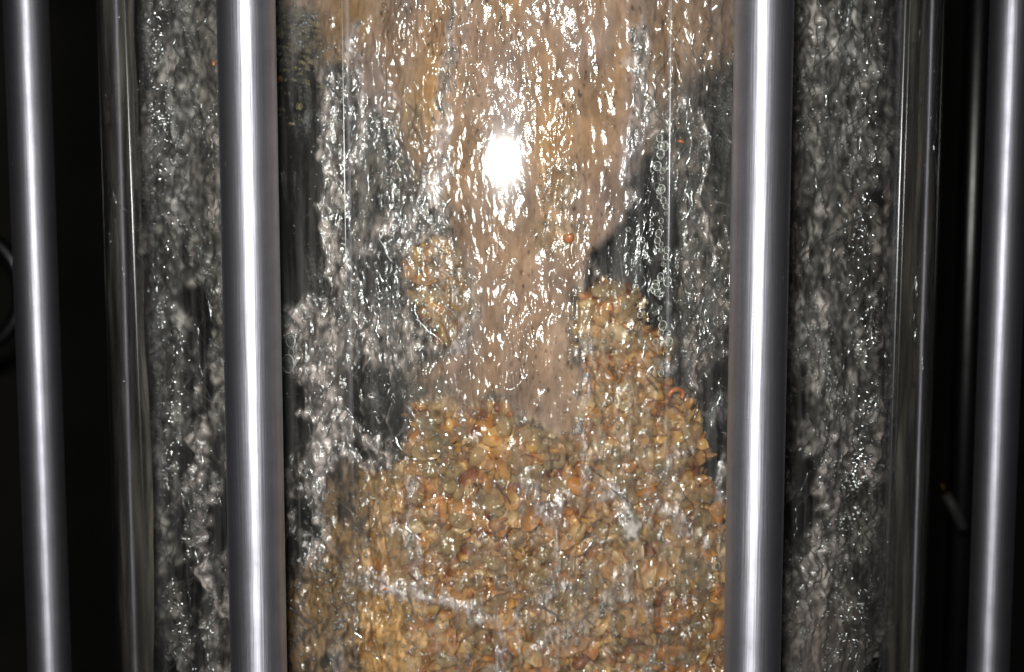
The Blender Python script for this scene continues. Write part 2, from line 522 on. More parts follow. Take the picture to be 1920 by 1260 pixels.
def stroke(pts, w, soft=0.5):
    P = np.array(pts, float)
    out = np.zeros((MH, MW))
    x0 = max(0, int((P[:, 0].min() - w * 2 - 50) / MS)); x1 = min(MW, int((P[:, 0].max() + w * 2 + 50) / MS) + 1)
    y0 = max(0, int((P[:, 1].min() + OY - w * 2 - 60) / MS)); y1 = min(MH, int((P[:, 1].max() + OY + w * 2 + 60) / MS) + 1)
    if x1 <= x0 or y1 <= y0: return out
    wx = WX[y0:y1, x0:x1]; wy = WY[y0:y1, x0:x1]
    d2 = np.full(wx.shape, 1e9)
    for k in range(len(P) - 1):
        a, b = P[k], P[k + 1]; ab = b - a
        t = np.clip(((wx - a[0]) * ab[0] + (wy - a[1]) * ab[1]) / (ab @ ab + 1e-9), 0, 1)
        d2 = np.minimum(d2, (wx - a[0] - t * ab[0]) ** 2 + (wy - a[1] - t * ab[1]) ** 2)
    out[y0:y1, x0:x1] = np.clip((w * (1 + soft) - np.sqrt(d2)) / (w * soft * 2 + 1e-6), 0, 1)
    return out


CLS = {  # colour, murk, roughness of surface, thickness (mm towards the glass)
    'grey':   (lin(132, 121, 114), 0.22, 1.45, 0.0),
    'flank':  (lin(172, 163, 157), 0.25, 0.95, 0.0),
    'pale':   (lin(208, 203, 200), 0.42, 0.9, 0.4),
    'foam':   (lin(212, 196, 188), 0.35, 2.0, 0.8),
    'rope':   (lin(206, 190, 185), 0.42, 2.2, 1.0),
    'void':   (lin(70, 66, 62), 0.06, 0.22, -1.0),
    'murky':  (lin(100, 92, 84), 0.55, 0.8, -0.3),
    'slurry': (lin(142, 113, 92), 1.0, 1.1, 0.3),
    'tan':    (lin(130, 105, 87), 0.92, 1.1, 0.1),
    'clear':  (lin(190, 160, 130), 0.05, 1.3, 0.0),
    'milky':  (lin(186, 158, 132), 0.30, 0.9, 0.1),
    'amber':  (lin(200, 152, 96), 0.62, 1.0, 0.0),
    'olive':  (lin(126, 98, 66), 0.75, 0.9, -0.2),
}
C = np.zeros((MH, MW, 3)); A = np.zeros((MH, MW)); B = np.zeros((MH, MW)); T = np.zeros((MH, MW)); GM = np.zeros((MH, MW)); SL = np.zeros((MH, MW)); FO = np.zeros((MH, MW))


HOLLOWS = []


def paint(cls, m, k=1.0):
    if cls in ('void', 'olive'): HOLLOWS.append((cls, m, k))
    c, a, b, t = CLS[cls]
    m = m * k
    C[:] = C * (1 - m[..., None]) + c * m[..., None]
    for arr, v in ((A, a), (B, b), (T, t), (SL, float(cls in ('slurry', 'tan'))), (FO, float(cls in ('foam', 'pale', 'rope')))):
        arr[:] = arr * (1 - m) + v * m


paint('grey', np.ones((MH, MW)))
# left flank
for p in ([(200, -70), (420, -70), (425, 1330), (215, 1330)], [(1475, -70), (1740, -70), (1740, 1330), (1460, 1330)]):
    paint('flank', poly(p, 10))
paint('pale', poly([(290, -70), (350, -70), (355, 60), (345, 250), (350, 380), (320, 430), (285, 300), (262, 120)], 24), 0.75)
paint('pale', poly([(268, 560), (345, 560), (335, 640), (300, 690), (270, 660)], 20), 0.7)
paint('pale', poly([(275, 760), (360, 740), (330, 830), (275, 840)], 18), 0.4)
paint('murky', poly([(350, -70), (420, -70), (420, 330), (375, 480), (352, 300)], 14), 0.8)
for p in ([(352, 545), (392, 545), (402, 575), (392, 640), (378, 665), (366, 640), (366, 600), (352, 580)],
          [(340, 640), (362, 620), (360, 665), (345, 680)], [(325, 690), (345, 670), (350, 720), (325, 730)],
          [(392, 830), (420, 815), (424, 1010), (402, 1030), (388, 960), (398, 900)],
          [(338, 848), (360, 845), (358, 905), (332, 915)], [(318, 955), (345, 960), (348, 1030), (312, 1022)],
          [(360, 1055), (385, 1050), (385, 1130), (345, 1135), (330, 1070)], [(352, 1150), (372, 1140), (380, 1290), (355, 1290)],
          [(385, 690), (402, 690), (385, 780), (365, 800)], [(285, 1215), (320, 1205), (315, 1290), (282, 1290)]):
    paint('void', poly(p, 4))
paint('rope', stroke([(372, 830), (360, 900), (345, 935), (330, 945)], 8))
paint('rope', stroke([(385, 830), (395, 890), (378, 985), (372, 1010), (395, 1080), (420, 1150)], 12))
paint('rope', stroke([(350, 1200), (380, 1170), (400, 1210), (415, 1290)], 14), 0.8)
paint('rope', stroke([(250, 170), (262, 280), (270, 430), (275, 520)], 8), 0.8)
paint('foam', poly([(300, 90), (340, 100), (330, 170), (295, 190), (270, 260), (320, 320), (285, 345), (255, 220), (280, 140)], 12), 0.5)
paint('foam', poly([(262, 840), (330, 850), (320, 900), (275, 920)], 12), 0.5)
# brown sheet across the top and down the middle
paint('tan', poly([(500, -70), (1400, -70), (1400, 150), (1330, 180), (1300, 130), (1250, 260), (1195, 330), (1190, 400), (1110, 470), (860, 480),
                   (790, 360), (720, 330), (690, 220), (600, 140), (500, 60)], 40))
paint('slurry', poly([(800, -70), (1180, -70), (1190, 120), (1185, 350), (1105, 470), (1070, 560), (1076, 650), (1088, 740), (1092, 830),
                      (1000, 800), (930, 750), (880, 740), (820, 690), (862, 640), (882, 540), (862, 460), (830, 380), (770, 280), (745, 120)], 7))
paint('murky', poly([(640, 180), (720, 210), (770, 320), (800, 430), (730, 430), (660, 480), (640, 330)], 16))
paint('grey', poly([(520, 480), (600, 420), (660, 470), (740, 400), (810, 340), (850, 440), (800, 480), (780, 560), (820, 640), (700, 690), (520, 690)], 12))
paint('grey', poly([(595, 130), (660, 120), (700, 260), (660, 330), (650, 480), (590, 520), (600, 300)], 6))
paint('foam', poly([(597, 135), (640, 150), (630, 260), (625, 360), (640, 470), (610, 540), (585, 540), (592, 460), (600, 400), (596, 250)], 6), 0.75)
paint('rope', stroke([(655, 60), (665, 140), (690, 215), (668, 300)], 11), 0.7)
paint('rope', stroke([(850, -20), (846, 90), (835, 200), (828, 330), (810, 380)], 10), 0.55)
paint('rope', stroke([(800, 330), (760, 400), (700, 460), (640, 490)], 16), 0.6)
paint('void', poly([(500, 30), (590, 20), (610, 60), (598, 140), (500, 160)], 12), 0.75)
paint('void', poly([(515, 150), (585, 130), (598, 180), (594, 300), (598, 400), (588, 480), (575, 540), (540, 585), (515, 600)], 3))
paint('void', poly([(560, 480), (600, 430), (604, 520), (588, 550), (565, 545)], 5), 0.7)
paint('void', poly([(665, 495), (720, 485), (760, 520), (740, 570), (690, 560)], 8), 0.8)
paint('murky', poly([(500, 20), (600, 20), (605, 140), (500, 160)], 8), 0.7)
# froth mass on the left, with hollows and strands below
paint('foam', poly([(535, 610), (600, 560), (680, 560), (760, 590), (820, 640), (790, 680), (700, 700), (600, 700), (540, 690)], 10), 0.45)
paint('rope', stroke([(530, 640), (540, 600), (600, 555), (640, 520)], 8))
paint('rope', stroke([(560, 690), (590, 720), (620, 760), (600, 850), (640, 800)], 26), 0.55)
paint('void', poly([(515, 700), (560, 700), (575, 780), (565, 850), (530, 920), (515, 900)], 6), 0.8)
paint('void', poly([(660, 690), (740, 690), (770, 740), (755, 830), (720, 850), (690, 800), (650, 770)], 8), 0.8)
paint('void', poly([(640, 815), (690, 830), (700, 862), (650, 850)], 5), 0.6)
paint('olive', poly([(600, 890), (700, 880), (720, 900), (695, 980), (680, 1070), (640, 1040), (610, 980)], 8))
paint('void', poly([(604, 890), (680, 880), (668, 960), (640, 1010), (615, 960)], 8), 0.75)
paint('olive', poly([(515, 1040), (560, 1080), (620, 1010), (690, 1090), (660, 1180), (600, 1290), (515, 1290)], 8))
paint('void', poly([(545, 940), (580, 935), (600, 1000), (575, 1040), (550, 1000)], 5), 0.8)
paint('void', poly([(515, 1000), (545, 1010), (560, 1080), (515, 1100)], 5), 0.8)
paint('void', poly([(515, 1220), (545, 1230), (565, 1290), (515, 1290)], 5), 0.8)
for pts, w, k in (([(560, 765), (620, 775), (670, 790), (705, 835), (745, 862)], 9, 1), ([(545, 935), (575, 890), (620, 860), (665, 862), (712, 888)], 11, 0.9),
                  ([(540, 960), (570, 1010), (592, 1045), (612, 1002), (640, 1060), (668, 1075)], 8, 1), ([(577, 880), (590, 960), (612, 1000)], 7, 0.9),
                  ([(600, 1040), (572, 1100), (566, 1180), (590, 1270)], 13, 0.8), ([(530, 860), (545, 930), (535, 1000)], 7, 0.8), ([(640, 1150), (640, 1290)], 14, 0.4)):
    paint('rope', stroke(pts, w), k)
ROPES = []
# grain seen through clear water
grain_polys = [[(758, 742), (900, 748), (1000, 800), (1092, 822), (1100, 700), (1080, 640), (1080, 560), (1130, 520), (1180, 545), (1215, 625),
                (1255, 640), (1262, 700), (1290, 760), (1330, 800), (1290, 850), (1310, 930), (1370, 960), (1400, 1330), (690, 1330), (672, 1200), (672, 1090), (690, 1000), (705, 900), (770, 862), (750, 800)],
               [(790, 470), (850, 455), (884, 530), (868, 640), (812, 650), (790, 590), (772, 540)],
               [(768, 205), (800, 190), (812, 235), (790, 290), (768, 250)],
               [(1020, 310), (1075, 300), (1080, 375), (1030, 395)], [(1015, 420), (1085, 420), (1085, 470), (1020, 480)]]
for k, p in enumerate(grain_polys):
    m = poly(p, 7)
    m2 = poly(p, 22)
    GM[:] = np.maximum(GM, m2)
    paint('clear', m, 1.0 if k < 2 else 0.65)
paint('murky', poly(grain_polys[1], 14), 0.6)
paint('milky', poly([(1090, 600), (1180, 610), (1260, 760), (1300, 960), (1180, 1000), (1110, 900), (1095, 760)], 26), 0.8)
paint('milky', poly([(1060, 1060), (1200, 1000), (1380, 1000), (1380, 1080), (1230, 1110), (1080, 1200), (960, 1230), (960, 1190)], 22), 0.8)
paint('tan', poly([(800, 690), (900, 690), (930, 745), (850, 760), (790, 740)], 14), 0.8)
paint('amber', poly([(690, 1080), (780, 1120), (800, 1200), (760, 1290), (640, 1290), (650, 1180)], 16), 0.9)
paint('amber', poly([(700, 900), (760, 900), (740, 1060), (670, 1085), (690, 990)], 14), 0.6)
for pts, w, k in (([(690, 1092), (760, 1110), (850, 1125), (900, 1150), (935, 1172), (930, 1290)], 13, 0.75), ([(935, 1172), (985, 1130)], 9, 0.7),
                  ([(985, 900), (1012, 935), (1040, 958), (1062, 935)], 9, 0.9), ([(1020, 945), (1050, 962), (1062, 938)], 15, 0.8),
                  ([(1040, 975), (1038, 1080)], 6, 0.9), ([(1036, 1090), (1030, 1108)], 18, 0.95), ([(1145, 905), (1180, 985)], 8, 0.8), ([(1172, 960), (1180, 985)], 15, 0.7),
                  ([(1092, 640), (1098, 780), (1090, 880), (1132, 915)], 7, 0.7), ([(1232, 950), (1270, 985), (1310, 1000)], 12, 0.6), ([(1225, 900), (1262, 860), (1285, 830)], 8, 0.5),
                  ([(780, 900), (772, 980), (784, 1080)], 8, 0.5), ([(1190, 1080), (1120, 1160), (1000, 1215)], 10, 0.4), ([(1180, 1130), (1240, 1160)], 5, 0.6),
                  ([(880, 560), (872, 620), (850, 660)], 4, 0.6), ([(1340, 780), (1350, 900), (1375, 990)], 9, 0.6), ([(1210, 1240), (1260, 1200)], 4, 0.6)):
    ROPES.append((pts, w * 1.25, min(1.0, k * 1.25)))
# right of the stream: hollow with the bubble chain, froth strand, hollows by the rod
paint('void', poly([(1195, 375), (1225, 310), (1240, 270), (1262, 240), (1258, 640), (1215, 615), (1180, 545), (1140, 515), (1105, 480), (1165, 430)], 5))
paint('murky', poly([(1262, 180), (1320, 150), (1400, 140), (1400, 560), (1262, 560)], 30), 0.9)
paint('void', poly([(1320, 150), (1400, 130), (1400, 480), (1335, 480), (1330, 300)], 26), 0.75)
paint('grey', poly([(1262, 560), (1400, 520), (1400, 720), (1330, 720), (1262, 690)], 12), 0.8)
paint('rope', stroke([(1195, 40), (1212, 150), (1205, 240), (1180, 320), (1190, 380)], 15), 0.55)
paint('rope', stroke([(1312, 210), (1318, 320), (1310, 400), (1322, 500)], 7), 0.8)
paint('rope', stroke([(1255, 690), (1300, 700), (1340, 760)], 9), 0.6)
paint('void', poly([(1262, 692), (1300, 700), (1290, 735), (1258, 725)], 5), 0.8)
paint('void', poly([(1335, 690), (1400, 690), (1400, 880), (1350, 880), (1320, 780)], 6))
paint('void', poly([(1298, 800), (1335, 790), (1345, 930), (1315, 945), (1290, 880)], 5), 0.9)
# right flank
paint('pale', poly([(1560, -70), (1640, -70), (1640, 120), (1605, 220), (1570, 230), (1560, 90)], 20), 0.7)
paint('pale', poly([(1520, 230), (1640, 250), (1660, 300), (1570, 330), (1525, 300)], 22), 0.6)
paint('pale', poly([(1500, 560), (1560, 540), (1590, 640), (1540, 700), (1500, 680)], 18), 0.5)
paint('murky', poly([(1560, 300), (1640, 300), (1640, 480), (1560, 480)], 22), 0.7)
paint('murky', poly([(1560, 840), (1660, 830), (1650, 1000), (1590, 1080), (1570, 960)], 18), 0.8)
for p in ([(1478, 850), (1510, 845), (1532, 880), (1530, 960), (1508, 1000), (1478, 1040)], [(1478, 700), (1510, 690), (1520, 730), (1490, 760)],
          [(1640, 350), (1660, 350), (1665, 420), (1645, 430)]):
    paint('void', poly(p, 5))
paint('rope', stroke([(1560, 860), (1545, 900), (1550, 960), (1525, 1000), (1560, 1030)], 13), 0.9)
paint('rope', stroke([(1500, 790), (1545, 835), (1560, 865), (1600, 840), (1650, 870)], 9), 0.7)
paint('rope', stroke([(1655, 300), (1660, 430), (1650, 600), (1655, 760), (1650, 900)], 6), 0.9)
paint('rope', stroke([(1540, 560), (1530, 640), (1520, 720)], 10), 0.7)
paint('rope', stroke([(1525, 0), (1515, 120), (1510, 220), (1530, 290)], 7), 0.6)
paint('foam', poly([(1470, 1045), (1560, 1040), (1590, 1060), (1540, 1140), (1470, 1160)], 14), 0.5)
paint('tan', poly([(1460, 1090), (1620, 1150), (1640, 1290), (1460, 1290)], 30), 0.45)
rs = random.Random(21)
for (bx0, by0, bx1, by1, cnt, lo, hi, wmin, wmax, kk) in ((245, -60, 415, 1320, 46, 60, 260, 1.2, 3.5, 0.6), (1485, -60, 1700, 1320, 50, 60, 260, 1.2, 3.5, 0.6),
        (535, 580, 790, 1300, 22, 50, 170, 2, 5, 0.8), (600, 140, 840, 560, 20, 50, 150, 2, 4, 0.6), (1255, 150, 1375, 700, 16, 50, 170, 1.5, 4, 0.7),
        (760, 800, 1370, 1300, 46, 40, 150, 1.5, 4, 0.55)):
    for _ in range(cnt):
        x, y = rs.uniform(bx0, bx1), rs.uniform(by0, by1)
        L = rs.uniform(lo, hi); pts = [(x, y)]; dr = rs.gauss(0, 0.35) * (3 if by0 > 700 and bx0 > 700 else 1)
        while L > 0:
            dr += rs.gauss(0, 0.3); x += 16 * dr; y += 18; L -= 20; pts.append((x, y))
            if not bx0 - 10 < x < bx1 + 10: break
        paint('foam', stroke(pts, rs.uniform(wmin, wmax), 0.7), kk * rs.uniform(0.5, 1))
paint('pale', stroke([(1240, 470), (1238, 560), (1234, 640)], 13), 0.5)
for pts, w, k in ROPES:
    paint('rope', stroke(pts, w, 0.6), k)
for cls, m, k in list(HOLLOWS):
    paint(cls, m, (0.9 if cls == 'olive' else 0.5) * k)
# small-scale mottling of the load itself
mott = gnoise((MH, MW), 5, 9, 21) * 0.6 + gnoise((MH, MW), 2, 3, 22) * 0.4
C *= np.clip(1 + 0.16 * mott, 0.5, 1.6)[..., None]
gp = gnoise((MH, MW), 16, 30, 27)
C *= 1 + (SL * 0.07 * gp)[..., None] * np.array((0.6, 0.0, -1.6)) + (SL * 0.09 * gnoise((MH, MW), 9, 20, 28))[..., None]
spk = gnoise((MH, MW), 1.1, 2.4, 25)
C *= (1 - 0.45 * np.clip(spk - 1.2, 0, 1) * np.clip(0.5 + gnoise((MH, MW), 20, 30, 26), 0, 1.5))[..., None]
na = gnoise((MH, MW), 4, 9, 23) * 0.6 + gnoise((MH, MW), 1.5, 3.0, 24) * 0.7
A = np.clip(A * np.exp(0.75 * na * (1 - SL)), 0, 1)
A = np.maximum(A, SL * 0.97)


def sample(arr, px):
    u = np.clip(px[:, 0] / MS, 0, MW - 1.001); v = np.clip((px[:, 1] + OY) / MS, 0, MH - 1.001)
    i = u.astype(int); j = v.astype(int); fu = u - i; fv = v - j
    if arr.ndim == 3: fu = fu[:, None]; fv = fv[:, None]
    return (arr[j, i] * (1 - fu) + arr[j, i + 1] * fu) * (1 - fv) + (arr[j + 1, i] * (1 - fu) + arr[j + 1, i + 1] * fu) * fv


# ------------------------------------------------------------------ the wall of water inside the glass
def sheet(r, nu, nv, amax=None):
    """grid on the near half of a cylinder: even steps across the view, a few more round the flanks"""
    amax = amax or math.acos(r / DIST) * 0.998
    xs = np.linspace(-1, 1, nu)
    tmax = r * math.sin(amax) / (DIST - r * math.cos(amax))
    th = np.zeros(nu)
    tab = np.linspace(-amax, amax, 6001)
    th = np.interp(xs * tmax, r * np.sin(tab) / (DIST - r * np.cos(tab)), tab)
    zs = np.linspace(0.075, -0.115, nv)
    TH, ZZ = np.meshgrid(th, zs)
    return TH, ZZ


NU, NV = 1000, 800
R_W = 0.1140
TH, ZZ = sheet(R_W, NU, NV)
P0 = np.stack((R_W * np.sin(TH), -R_W * np.cos(TH), ZZ), -1).reshape(-1, 3)
px = project(P0)
sC = sample(C, px); sA = sample(A, px); sB = sample(B, px).reshape(NV, NU); sT = sample(T, px).reshape(NV, NU)
sSL = sample(SL, px); sFO = sample(FO, px)
n_big = gnoise((NV, NU), 22, 40, 31)
n_mid = gnoise((NV, NU), 5.0, 9.0, 32)
n_rid = 1.0 - np.abs(gnoise((NV, NU), 4.2, 8.0, 33)) * 1.3
n_fin = gnoise((NV, NU), 2.1, 3.6, 34)
patch = np.clip(0.8 + 0.75 * (0.7 * gnoise((NV, NU), 14, 24, 35) + 0.7 * gnoise((NV, NU), 40, 60, 38)), 0.5, 2.0)
patch = np.maximum(patch, 1.1 * np.exp(-(((px[:, 0] - 1010) / 90) ** 2 + ((px[:, 1] - 690) / 130) ** 2)).reshape(NV, NU))
n_rip = gnoise((NV, NU), 7.0, 1.9, 36)
ripm = np.clip(gnoise((NV, NU), 18, 40, 37), 0, 1.5) * np.abs(np.sin(TH)) ** 2
kSL = sSL.reshape(NV, NU)
flank = 1 + 0.7 * np.sin(TH) ** 2
h = 0.6 * n_big + sB * flank * patch * ((0.26 + 0.02 * kSL) * n_mid + (0.26 - 0.14 * kSL) * n_rid + (0.115 - 0.015 * kSL) * n_fin + 0.12 * ripm * n_rip) + sT
R = np.minimum(R_W + h * 0.001 * 0.55, R_IN - 0.0003)
P = np.stack((R * np.sin(TH), -R * np.cos(TH), ZZ), -1)
# vertex normals of the whole wall
du = np.gradient(P, axis=1); dv = np.gradient(P, axis=0)
NR = np.cross(dv, du); NR /= np.linalg.norm(NR, axis=-1, keepdims=True)
if NR[NV // 2, NU // 2, 1] > 0: NR = -NR
ii, jj = np.meshgrid(np.arange(NV - 1), np.arange(NU - 1), indexing='ij')
q = (ii * NU + jj).ravel()
FQ = np.stack((q, q + NU, q + NU + 1, q + 1), -1)
fs = sSL[FQ].mean(1); ff = sFO[FQ].mean(1)
kind = np.where(fs > 0.5, 1, np.where(ff > 0.45, 2, 0))
for k, name, m, lab, kd in ((0, 'water', M_WATER, 'grey churning water behind the glass, clear over the grain and the dark hollows', 'structure'),
                            (1, 'slurry', M_SLURRY, 'brown glittering slurry pouring down the middle of the tube', 'stuff'),
                            (2, 'foam', M_FOAM, 'pale froth in strands and patches on the water', 'stuff')):
    sel = FQ[kind == k]
    u, inv = np.unique(sel, return_inverse=True)
    me = mesh_np(name, P.reshape(-1, 3)[u], inv.reshape(-1, 4), True, sC[u], {'murk': sA[u]}, NR.reshape(-1, 3)[u])
    o = tag(link(name, me, m), lab, kind=kd)
    if name == 'water': water_o = o

# froth bubbles on the water, past counting: domes standing proud of the wall of water
rngb = np.random.default_rng(77)
nb_want = 15000
dens = np.clip(sA.reshape(NV, NU) * (0.35 + sB) * 0.5, 0, 1.2) * (1 - sSL.reshape(NV, NU)) * np.exp(0.8 * gnoise((NV, NU), 9, 16, 61))
dens *= 1 + 1.6 * np.sin(TH) ** 2
dens += 0.02 * (1 - sSL.reshape(NV, NU)) + 0.05 * (1 - sSL.reshape(NV, NU)) * sample(GM, px).reshape(NV, NU) * np.clip(gnoise((NV, NU), 20, 24, 63), 0, 2)
cum = np.cumsum(dens.ravel()); cum /= cum[-1]
idx = np.searchsorted(cum, rngb.random(nb_want))
dome = [(0, 0, 1.0)]
DF = []
for ring_i, el in enumerate((60, 28, -8)):
    for sgm in range(8):
        aa = 2 * math.pi * (sgm + 0.5 * ring_i) / 8
        dome.append((math.cos(math.radians(el)) * math.cos(aa), math.cos(math.radians(el)) * math.sin(aa), math.sin(math.radians(el))))
for sgm in range(8):
    s2 = (sgm + 1) % 8
    DF.append((0, 1 + sgm, 1 + s2))
    for ring_i in (0, 1):
        a0 = 1 + ring_i * 8; b0 = a0 + 8
        DF.append((a0 + sgm, b0 + sgm, b0 + s2)); DF.append((a0 + sgm, b0 + s2, a0 + s2))
dome = np.array(dome); DF = np.array(DF)
Pc = P.reshape(-1, 3)[idx]; thc = TH.ravel()[idx]
er = np.stack((np.sin(thc), -np.cos(thc), 0 * thc), 1); et = np.stack((np.cos(thc), np.sin(thc), 0 * thc), 1); ez = np.tile((0, 0, 1.0), (nb_want, 1))
rad = 0.00016 + 0.00042 * rngb.random(nb_want) ** 2.2
lim = R_IN - 0.00025 - np.linalg.norm(Pc[:, :2], axis=1)
rad = np.minimum(rad, np.maximum(lim, 0.00012))
VB = Pc[:, None] + rad[:, None, None] * (dome[None, :, 0, None] * et[:, None] + dome[None, :, 1, None] * ez[:, None] * rngb.uniform(0.9, 1.5, nb_want)[:, None, None] + dome[None, :, 2, None] * er[:, None])
FB_ = (DF[None] + (np.arange(nb_want) * len(dome))[:, None, None]).reshape(-1, 3)
tag(link('froth_bubbles', mesh_np('froth_bubbles', VB.reshape(-1, 3), FB_), M_FROTH, water_o), kind='stuff')

# rivulets: clear threads of water running over everything, too many to count
rv = random.Random(41)
RVV, RVF, off = [], [], 0
for (bx0, by0, bx1, by1, cnt, lo, hi) in ((245, -40, 412, 1300, 70, 30, 160), (1488, -40, 1690, 1300, 80, 30, 160), (530, 560, 790, 1290, 40, 20, 90),
        (600, 140, 850, 580, 50, 20, 80), (1180, 20, 1375, 720, 60, 20, 110), (720, 760, 1365, 1300, 60, 15, 60), (190, -20, 236, 800, 26, 40, 200), (1708, -20, 1760, 1260, 26, 40, 220)):  # last two boxes: strands added to imitate refraction inside the tube wall
    for _ in range(cnt):
        x, y = rv.uniform(bx0, bx1), rv.uniform(by0, by1)
        L = rv.uniform(lo, hi); dr = rv.gauss(0, 0.5); pts, rr = [], []
        r0 = rv.uniform(0.00010, 0.00030) * (1 if rv.random() < 0.8 else 1.5); ph = rv.uniform(0, 6)
        while L > 0:
            rt = (R_OUT - 0.0012 if bx1 < 240 or bx0 > 1700 else R_IN - 0.0008) - 0.0003 * math.sin(ph + y * 0.05)
            pt = on_tube(x, y, rt)
            if math.hypot(pt[0], pt[1]) > rt + 1e-5: break
            pts.append(pt)
            rr.append(r0 * (1 + 0.55 * math.sin(ph + y * 0.52) * math.sin(y * 0.19 + ph * 2)))
            dr = 0.75 * dr + rv.gauss(0, 0.55); x += 6 * dr; y += 7; L -= 7
            if not bx0 - 6 < x < bx1 + 6: break
        if len(pts) < 3: continue
        rr[0] *= 0.4; rr[-1] *= 0.5
        Pt = np.array(pts); n = len(Pt); tg = np.gradient(Pt, axis=0); tg /= np.linalg.norm(tg, axis=1, keepdims=True)
        er_ = Pt * np.array((1, 1, 0)); er_ /= np.linalg.norm(er_, axis=1, keepdims=True)
        sd_ = np.cross(tg, er_); a6 = np.arange(6) * math.pi / 3
        VV = Pt[:, None] + np.array(rr)[:, None, None] * (np.cos(a6)[None, :, None] * sd_[:, None] + np.sin(a6)[None, :, None] * er_[:, None])
        RVV.append(VV.reshape(-1, 3))
        i_, j_ = np.meshgrid(np.arange(n - 1), np.arange(6), indexing='ij')
        RVF.append(np.stack((i_ * 6 + j_, i_ * 6 + (j_ + 1) % 6, (i_ + 1) * 6 + (j_ + 1) % 6, (i_ + 1) * 6 + j_), -1).reshape(-1, 4) + off)
        off += n * 6
tag(link('rivulets', mesh_np('rivulets', np.vstack(RVV), np.vstack(RVF)), M_FROTH, water_o), kind='stuff')

# added grey sheets imitating refraction in the thickness of the tube wall at both flanks
for sd in (-1, 1):
    nf, mf = 60, 260
    t_, z_ = np.meshgrid(np.radians(np.linspace(50, 72, nf)) * sd, np.linspace(0.10, -0.14, mf))
    hf = 0.35 * gnoise(t_.shape, 3, 16, 71 + sd) + 0.15 * gnoise(t_.shape, 1.2, 6, 73 + sd)
    rf_ = R_OUT - 0.0014 + 0.001 * np.clip(hf, -1.2, 1.2)
    PF = np.stack((rf_ * np.sin(t_), -rf_ * np.cos(t_), z_), -1).reshape(-1, 3)
    ii, jj = np.meshgrid(np.arange(mf - 1), np.arange(nf - 1), indexing='ij')
    q = (ii * nf + jj).ravel()
    Ff = np.stack((q, q + nf, q + nf + 1, q + 1), -1)
    if sd < 0: Ff = Ff[:, ::-1]
    cf = np.tile(lin(120, 114, 104), (len(PF), 1))
    mk = np.clip(0.42 * np.exp(0.8 * gnoise(t_.shape, 2, 22, 75 + sd)), 0, 0.8).ravel()
    tag(link('refraction_streaks', mesh_np('refraction_streaks', PF, Ff, True, cf, {'murk': mk}), M_REFRACT, tube), kind='stuff')

# the darker depth of the water behind
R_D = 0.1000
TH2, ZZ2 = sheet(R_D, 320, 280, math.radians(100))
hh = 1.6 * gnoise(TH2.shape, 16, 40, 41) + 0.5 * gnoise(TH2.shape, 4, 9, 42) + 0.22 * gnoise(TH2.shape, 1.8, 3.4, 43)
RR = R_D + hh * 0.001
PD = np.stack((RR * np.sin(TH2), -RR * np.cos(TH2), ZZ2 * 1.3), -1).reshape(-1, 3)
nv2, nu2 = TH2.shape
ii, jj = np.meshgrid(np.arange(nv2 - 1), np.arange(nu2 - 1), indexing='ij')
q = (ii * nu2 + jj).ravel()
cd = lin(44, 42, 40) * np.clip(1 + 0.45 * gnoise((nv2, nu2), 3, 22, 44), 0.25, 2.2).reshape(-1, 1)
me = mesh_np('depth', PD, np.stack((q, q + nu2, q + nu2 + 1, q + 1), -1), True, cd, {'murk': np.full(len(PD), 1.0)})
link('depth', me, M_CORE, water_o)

# ------------------------------------------------------------------ the grain
bed = bpy.data.objects.new('grain_bed', None); COL.objects.link(bed)
tag(bed, 'golden brown mass of crushed grain and husks in the lower middle of the tube', 'grain')


def shape_husk(rg, n=9):
    """a bent boat-shaped flake with thickness"""
    L, Wd = 1.0, rg.uniform(0.42, 0.62); bend = rg.uniform(0.15, 0.6); cup = rg.uniform(0.3, 0.8)
    V, Fc = [], []
    nx, ny = 6, 4
    for side in (0, 1):
        for i in range(nx + 1):
            t = i / nx * 2 - 1
            w = Wd * math.sqrt(max(0.0, 1 - abs(t) ** 2.2)) + 0.03
            for j in range(ny + 1):
                s = j / ny * 2 - 1
                z = bend * t * t + cup * w * s * s - side * 0.09 + 0.06 * math.sin(5 * t + s)
                V.append((t * L, s * w, z))
    m = (nx + 1) * (ny + 1)
    for i in range(nx):
        for j in range(ny):
            a = i * (ny + 1) + j
            Fc.append((a, a + ny + 1, a + ny + 2, a + 1))
    Fc += [tuple(m + k for k in reversed(f)) for f in Fc]
    return V, Fc


def shape_chip(rg):
    """an irregular rounded fragment"""
    bm = bmesh.new(); bmesh.ops.create_icosphere(bm, subdivisions=2, radius=1.0)
    sx, sy, sz = rg.uniform(0.6, 1), rg.uniform(0.5, 0.85), rg.uniform(0.3, 0.6)
    cuts = [(Vector((rg.gauss(0, 1), rg.gauss(0, 1), rg.gauss(0, 1))).normalized(), rg.uniform(0.45, 0.8)) for _ in range(5)]
    for v in bm.verts:
        for nrm, d in cuts:
            k = v.co.dot(nrm) - d
            if k > 0: v.co -= nrm * k * 0.9
        v.co *= rg.uniform(0.96, 1.04)
        v.co = Vector((v.co.x * sx, v.co.y * sy, v.co.z * sz))
    V = [tuple(v.co) for v in bm.verts]; Fc = [tuple(v.index for v in f.verts) for f in bm.faces]
    bm.free()
    return V, Fc


rg = random.Random(5)
protos = [shape_husk(rg) for _ in range(10)] + [shape_chip(rg) for _ in range(5)]
pmesh = []
for k, (V, Fc) in enumerate(protos):
    me = bpy.data.meshes.new('husk' if k < 10 else 'chip')
    me.from_pydata(V, [], Fc); me.update()
    me.polygons.foreach_set('use_smooth', [True] * len(me.polygons))
    me.materials.append(M_HUSK)
    pmesh.append(me)


